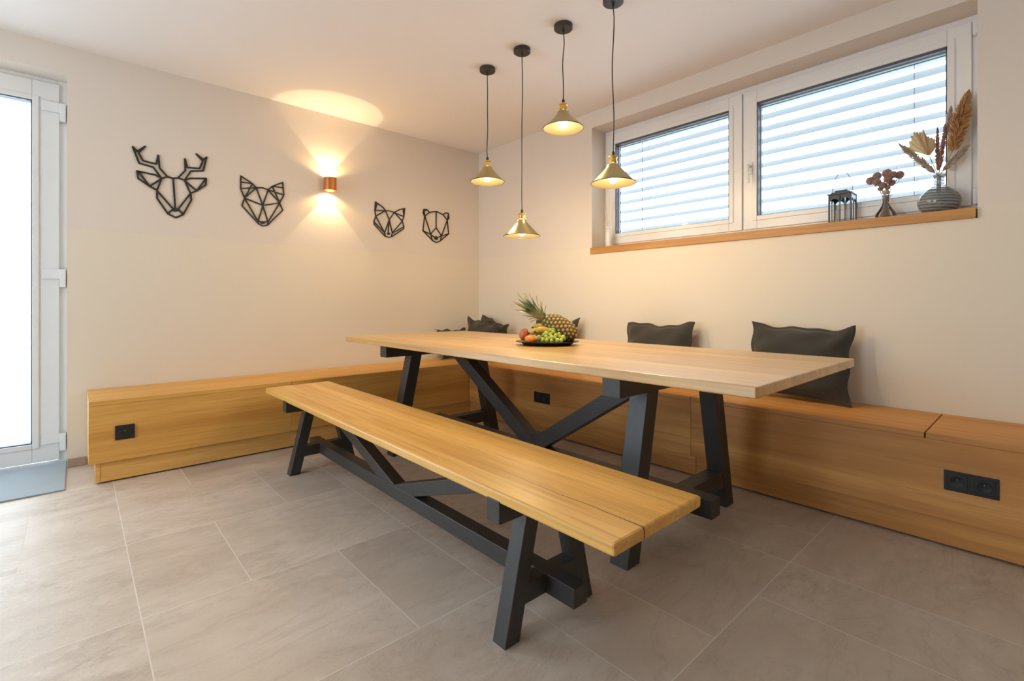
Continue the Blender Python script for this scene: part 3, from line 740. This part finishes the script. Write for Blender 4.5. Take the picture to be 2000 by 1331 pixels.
def banana(pts, label, r=.0165):
    c = pts[len(pts)//2]; t = thing('banana', c, label, 'banana', 'bananas on the platter')
    n = 14; P_ = []
    for i in range(n+1):
        s_ = i/n; a, b, d = pts
        P_.append(a*(1-s_)**2 + b*2*s_*(1-s_) + d*s_*s_)
    rad = [r*(1-abs(2*i/n-1)**4)**.5*.97+.003 for i in range(n+1)]
    MB().tube(P_, rad, 10).build('peel', skin('banana_peel_'+str(random.random())[:4], (.66,.42,.05), (.72,.52,.10), 20, .45), t, smooth=True, angle=181)
    e = (P_[0]-P_[1]).normalized()
    MB().tube([P_[0]-e*.001, P_[0]+e*.007], [.0065, .0045], 8).build('tip', simple('banana_tip', (.07,.035,.02), .8), t, smooth=True)
banana([at(1034, 651.5, .035), at(1050, 642, .03), at(1066, 652, .0)], 'yellow banana with a dark tip, nearest the mango')
banana([at(1045, 648, .05), at(1062, 638, .035), at(1077, 652, .01)], 'yellow banana lying across the first one, beside the grapes', .0155)
banana([at(1041, 640, -.01), at(1056, 632, -.02), at(1074, 645, -.03)], 'pale green-tipped banana at the back of the bunch', .013)
# grapes
gb = thing('grape_bunch', at(1083, 660, .07), 'bunch of pale green grapes at the front right of the platter', 'grapes')
gm = skin('green_grape_skin', (.46,.56,.06), (.62,.68,.15), 30, .22); gm2 = skin('olive_grape_skin', (.36,.36,.07), (.46,.44,.10), 30, .25)
gl = [(690,1045,46,.095),(762,1085,42,.10),(835,1097,40,.105),(925,1105,36,.105),(1035,1095,44,.105),(1100,1098,40,.10),(1138,1040,45,.085),(1060,980,36,.06),(1000,1005,38,.08),(930,1040,42,.09),
      (820,1038,44,.08),(902,985,40,.065),(822,968,46,.055),(905,905,44,.03),(958,893,42,.03),(955,942,40,.045),(870,930,38,.03),(785,990,36,.055),(1160,1075,30,.07),(985,1050,34,.085),(1075,1030,36,.07),(880,1060,36,.085),
      (760,1010,34,.045),(1010,950,34,.03),(1120,1085,34,.075)]
for i, (a, b, r, d) in enumerate(gl):
    c = at(980+a/9.506, 550+b/9.506, d); rr = r/9.506*PXM*(1-d/2.774)
    c.z = max(c.z, .7635+rr)
    g = MB().blob(c, (rr, rr, rr*1.08), 14, 10).build('grape', gm2 if i == 0 else gm, gb, smooth=True, angle=181)
MB().tube([at(1064, 655, .05), at(1078, 652, .05), at(1092, 656, .06)], .0015, 6).build('stalk', simple('grape_stalk', (.30,.30,.08), .7), gb)

# ---------------------------------------------------------------- things on the window sill
SZ = WZ0+.0505
# lantern
lt = thing('lantern', (3.207, .097, SZ), 'small dark metal lantern with arched openings, left of the dried flowers on the sill', 'lantern')
lm = simple('dark_lantern_metal', (.055,.06,.068), .42, .3)
lw, lh = .052, .160; cx, cy = 3.207, .097
pm = MB(); pm.box(cx-lw-.004, cx+lw+.004, cy-lw-.004, cy+lw+.004, SZ, SZ+.010); pm.build('base', lm, lt, bevel=.0015)
for sx in (-1, 1):
    for sy in (-1, 1): MB().box(cx+sx*lw-.004, cx+sx*lw+.004, cy+sy*lw-.004, cy+sy*lw+.004, SZ+.010, SZ+lh).build('post', lm, lt, bevel=.001)
def arch(axis, sgn):
    mb = MB(); 
    for half in (-1, 1):                        # two arched lights per side
        c0 = half*lw*.5; rr = lw*.45; zt_ = SZ+lh; zs_ = SZ+lh-.052
        K = 8; prev = None
        for k in range(K):
            a0_, a1_ = math.pi*k/K, math.pi*(k+1)/K
            q = [(c0+rr*math.cos(a0_), zs_+rr*math.sin(a0_)*1.3), (c0+rr*math.cos(a1_), zs_+rr*math.sin(a1_)*1.3), (c0+rr*math.cos(a1_), zt_), (c0+rr*math.cos(a0_), zt_)]
            if axis == 'y': mb.prism([(cx+p[0], p[1]) for p in q], 'y', cy+sgn*lw-.0015, cy+sgn*lw+.0015)
            else: mb.prism([(cy+p[0], p[1]) for p in q], 'x', cx+sgn*lw-.0015, cx+sgn*lw+.0015)
        for e in (c0-rr, c0+rr):
            q = (e-.0016, e+.0016)
            if axis == 'y': mb.box(cx+q[0], cx+q[1], cy+sgn*lw-.0015, cy+sgn*lw+.0015, SZ+.010, zt_)
            else: mb.box(cx+sgn*lw-.0015, cx+sgn*lw+.0015, cy+q[0], cy+q[1], SZ+.010, zt_)
    mb.build('arched_side', lm, lt)
for s_ in (-1, 1): arch('y', s_); arch('x', s_)
MB().box(cx-lw-.008, cx+lw+.008, cy-lw-.008, cy+lw+.008, SZ+lh, SZ+lh+.008).prism([(cx-lw, SZ+lh+.008), (cx+lw, SZ+lh+.008), (cx+lw*.8, SZ+lh+.015), (cx-lw*.8, SZ+lh+.015)], 'y', cy-lw*.9, cy+lw*.9).box(cx-.03, cx+.03, cy-.03, cy+.03, SZ+lh+.015, SZ+lh+.027).build('roof', lm, lt, bevel=.001)
hp = [(cx+.048*math.cos(t), cy-.0, SZ+lh+.022+.112*math.sin(t)) for t in [math.pi*k/16 for k in range(17)]]
MB().tube(hp, .0016, 6).build('handle', lm, lt, smooth=True)

# small clear vase with dried bouquet
vx, vy = 3.405, .090
sv = thing('glass_vase', (vx, vy, SZ), 'small clear glass vase on the sill between the lantern and the smoky vase', 'vase')
MB().lathe([(.0001, .003), (.040, .002), (.047, .010), (.045, .028), (.030, .052), (.017, .075), (.0135, .095), (.015, .118), (.019, .130)], (0,0,0), 32).lathe([(.0175, .130), (.0135, .118), (.012, .095), (.0155, .075), (.0285, .052), (.043, .028), (.044, .012), (.0001, .007)], (0,0,0), 32).build('vase_body', M_CLEAR, sv, local=True, smooth=True)
bq = thing('dried_bouquet', (vx, vy, SZ+.006), 'bouquet of dusty pink dried flowers standing in the small clear vase', 'flowers')
def dried(name, col):
    m, nt, p = newmat(name); co = objco(nt); f = noise(nt, co, 30, 3)
    c = mixc(nt, math_(nt, 'MULTIPLY', f, .6), col, tuple(x*.65 for x in col)); nt.links.new(c, p.inputs['Base Color']); p.inputs['Roughness'].default_value = .9
    tr = N(nt, 'ShaderNodeBsdfTranslucent'); nt.links.new(c, tr.inputs[0]); ms = N(nt, 'ShaderNodeMixShader'); ms.inputs[0].default_value = .72
    nt.links.new(p.outputs[0], ms.inputs[1]); nt.links.new(tr.outputs[0], ms.inputs[2]); nt.links.new(ms.outputs[0], nt.nodes['Material Output'].inputs[0]); return m
pink = [dried('dusty_pink_petal', (.80,.57,.53)), dried('faded_mauve_petal', (.74,.60,.58))]
stemm = dried('straw_stem', (.60,.46,.30))
rq = random.Random(5)
def scale_head(c, r, n):
    mb = MB(); mb.blob(c, r*.72, 10, 7, jit=.1)
    for k in range(n):
        z = 1-2*(k+.5)/n; a = k*2.39996; q = math.sqrt(1-z*z); d = Vector((q*math.cos(a), q*math.sin(a), z))
        mb.blob(Vector(c)+d*r*.72, (r*.24, r*.24, r*.2), 6, 4, jit=.15)
    return mb
for i, (dx, dz, r, dy) in enumerate([(-.066, .218, .025, 0), (-.036, .236, .024, -.01), (.004, .246, .026, .01), (.034, .228, .022, -.02), (.058, .226, .024, .0), (-.034, .202, .022, -.02), (.014, .208, .022, -.03), (-.010, .180, .019, -.02), (.026, .190, .019, .0), (-.022, .166, .014, .0), (.010, .166, .015, -.01)]):
    c = Vector((vx+dx, vy+dy*1.0, SZ+dz))
    scale_head(c, r, 36).build('flower_head', pink[i % 2], bq, smooth=True)
    MB().tube([(vx+rq.uniform(-.02,.02), vy+rq.uniform(-.015,.015), SZ+.010), (vx+dx*.08, vy+dy*.08, SZ+.10), (vx+dx*.35, vy+dy*.4, SZ+.15), tuple(c)], .0014, 6).build('stem', stemm, bq)
tw = MB()
for i in range(16):
    a = rq.uniform(0, 6.28); dx = rq.uniform(-.07, .08); dz = rq.uniform(.12, .29); dy = rq.uniform(-.03, .02)
    tw.tube([(vx+rq.uniform(-.03,.03), vy+rq.uniform(-.02,.02), SZ+.010), (vx+dx*.1, vy, SZ+.10), (vx+dx*.6, vy+dy*.6, SZ+.10+dz*.3), (vx+dx, vy+dy, SZ+dz)], [.0012, .0012, .001, .0006], 5)
tw.build('twig_spray', stemm, bq)
MB().lathe([(.012, -.010), (.0155, -.006), (.0165, 0), (.0155, .006), (.012, .010)], (vx, vy, SZ+.145), 16).build('twine', simple('jute_twine', (.50,.40,.27), .9), bq, smooth=True)

# big smoked vase
bx_, by_ = 3.621, .083
def swirl():
    m, nt, p = newmat('smoked_swirl_glass'); co = objco(nt)
    sp = N(nt, 'ShaderNodeSeparateXYZ'); nt.links.new(co, sp.inputs[0])
    w = math_(nt, 'SINE', math_(nt, 'ADD', math_(nt, 'MULTIPLY', sp.outputs[2], 430), math_(nt, 'MULTIPLY', math_(nt, 'ARCTAN2', sp.outputs[1], sp.outputs[0]), 3)))
    w = math_(nt, 'MULTIPLY_ADD', w, .5, .5)
    nt.links.new(mixc(nt, w, (.085,.095,.11), (.34,.36,.39)), p.inputs['Base Color'])
    nt.links.new(math_(nt, 'MULTIPLY_ADD', w, -.24, .80), p.inputs['Alpha'])
    p.inputs['Roughness'].default_value = .08; p.inputs['Specular IOR Level'].default_value = .8
    bump(nt, p, w, .35, .002); return m
bv = thing('smoked_vase', (bx_, by_, SZ), 'round smoky grey glass vase with swirled ribs, rightmost on the sill', 'vase')
MB().lathe([(.0001, .001), (.045, .001), (.060, .006), (.077, .024), (.085, .050), (.084, .068), (.074, .092), (.055, .114), (.032, .132), (.021, .146), (.019, .170), (.024, .188), (.027, .192), (.025, .193)], (0,0,0), 48).build('vase_body', swirl(), bv, local=True, smooth=True)
GZ = SZ+.010; VT = SZ+.19
def sp_(u, v, y=.083):       # point on the sill plane y through an image column/row
    d = ray(u, v); q = CAM + d*((y-CAM.y)/d.y); return q
mouth = Vector((bx_, by_, VT))
def shade_of(mat, k):          # random darker and lighter tufts put shading texture into the plume's colour
    c = {m_pam: (.90,.60,.34), m_mauve: (.70,.47,.40), m_pale: (.90,.78,.66)}[mat]
    nm = mat.name+('_shaded_tuft' if k < 1 else '_lit_tuft')
    return bpy.data.materials.get(nm) or dried(nm, tuple(min(.92, x*k) for x in c))
def plume(name, label, tip, start, wid, mat, n, seed, tl=.03, cat='dried grass', group='dried stems in the smoked vase', grain=.0019):
    r = random.Random(seed); tip = Vector(tip); start = Vector(start)
    t = thing(name, (bx_, by_, SZ+.004), label, cat, group)
    ax = (tip-start); L_ = ax.length; ax.normalize(); s1 = ax.cross(Vector((0,1,0))).normalized(); s2_ = ax.cross(s1)
    root = Vector((bx_+r.uniform(-.02,.02), by_+r.uniform(-.02,.02), SZ+.008))
    mo = mouth+Vector((r.uniform(-.010,.010), r.uniform(-.008,.008), 0))
    MB().tube([root, mo, start, start+ax*L_*.5, tip-ax*.004], [.0018, .0018, .0016, .0012, .0006], 6).build('stem', stemm, t)
    mb = MB()
    for i in range(n):
        s_ = r.random()**.9; w_ = wid*(math.sin(math.pi*min(1, s_*.88+.12))**.6)*r.uniform(.35, 1)
        a = r.uniform(0, 6.283); rad = s1*math.cos(a)+s2_*math.sin(a)*.6
        b = start+ax*L_*s_+rad*w_*.25; e = start+ax*(L_*s_+tl*r.uniform(.6, 1.2))+rad*w_
        e.y = min(e.y, .152)
        mid = (b+e)/2+rad*w_*.15
        mb.tube([b, mid, e], [.0009, grain, .0004], 4, r.choice((0, 0, 1, 2)))
    mb.build('plume', [mat, shade_of(mat, .72), shade_of(mat, 1.25)], t, smooth=True)
    return t
m_pam = dried('golden_brown_plume', (.90,.60,.34)); m_mauve = dried('mauve_plume', (.70,.47,.40)); m_pale = dried('pale_beige_plume', (.90,.78,.66))
plume('pampas_plume', 'tall golden brown plume reaching up at the right of the smoked vase', sp_(1890, 184, .085), sp_(1860, 296, .085), .044, m_pam, 1100, 1, .022, grain=.0026)
plume('pampas_plume', 'slim mauve plume standing upright left of its twin in the smoked vase', sp_(1831, 254, .080), sp_(1832, 334, .083), .0125, m_mauve, 480, 2, .016)
plume('pampas_plume', 'slim mauve plume standing upright right of its twin in the smoked vase', sp_(1846, 246, .083), sp_(1836, 330, .083), .0115, m_mauve, 420, 3, .016)
plume('pampas_plume', 'small pale fluffy seed head between the mauve plumes and the tall brown one', sp_(1857, 211, .095), sp_(1846, 270, .095), .018, m_pale, 260, 4, .014, grain=.0026)
plume('pampas_plume', 'soft beige plume drooping to the left under the dried palm leaf', sp_(1760, 285, .070), sp_(1826, 338, .078), .021, m_pale, 620, 5, .022)
plume('pampas_plume', 'pale feathery grass leaning right behind the tall brown plume', sp_(1884, 292, .100), sp_(1842, 334, .092), .020, m_pale, 420, 6, .028)
# dried palm fan
pf = thing('dried_palm_leaf', (bx_, by_, SZ+.004), 'pleated dried palm leaf fan spreading left out of the smoked vase', 'dried leaf')
hub = sp_(1815, 305, .070); fm = MB(); KP = 22
outer = [(1773, 290), (1767, 296), (1778, 272), (1783, 256), (1792, 258), (1801, 260), (1808, 263), (1817, 266), (1828, 272), (1826, 290), (1822, 300)]
rim = [(1771,291),(1775,277),(1779,266),(1784,257),(1790,258),(1796,259),(1803,251),(1807,262),(1813,266),(1820,268),(1826,270),(1827,282),(1825,293)]
NR = len(rim)
rp = []
for i in range(NR*2-1):
    a, b = rim[i//2], rim[min(NR-1, i//2+i % 2)]
    p = sp_((a[0]+b[0])/2, (a[1]+b[1])/2, .066); p.y += .009 if i % 2 else -.003
    if i % 2: p = hub+(p-hub)*.93
    rp.append(p)
for a, b in zip(rp[:-1], rp[1:]):
    nn = (a-hub).cross(b-hub).normalized()*.0007
    h1 = hub+(a-hub)*.04; h2 = hub+(b-hub)*.04+Vector((0,.0004,0))
    fm.add([h1-nn, a-nn, b-nn, h2-nn, h1+nn, a+nn, b+nn, h2+nn], [(0,1,2,3), (7,6,5,4), (0,4,5,1), (1,5,6,2), (2,6,7,3), (3,7,4,0)])
fm.build('fan', dried('dried_palm', (.78,.64,.44)), pf)
MB().tube([(bx_-.015, by_, SZ+.01), (mouth.x-.004, mouth.y, mouth.z), sp_(1824, 325, .076), hub], .0022, 6).build('stem', stemm, pf)

# reed diffuser
rx, ry = 1.600, .085
rd = thing('reed_diffuser', (rx, ry, SZ), 'white bottle with thin reed sticks at the left end of the sill', 'diffuser')
MB().lathe([(.0001, .001), (.026, .001), (.029, .005), (.029, .120), (.026, .134), (.018, .143), (.017, .152), (.0225, .156), (.0225, .170), (.019, .172), (.015, .170), (.0001, .165)], (0,0,0), 32).build('bottle', simple('white_ceramic', (.80,.78,.74), .3), rd, local=True, smooth=True)
rq = random.Random(9)
for i in range(7):
    dx = -.05+.013*i+rq.uniform(-.004,.004); dy = rq.uniform(-.03,.03)
    MB().tube([(-dx*.15, -dy*.15, .03), (dx, dy, .40-abs(dx)*.6+rq.uniform(-.02,.0))], .0015, 6).build('reed', simple('rattan_reed', (.66,.50,.36), .8), rd, local=True)
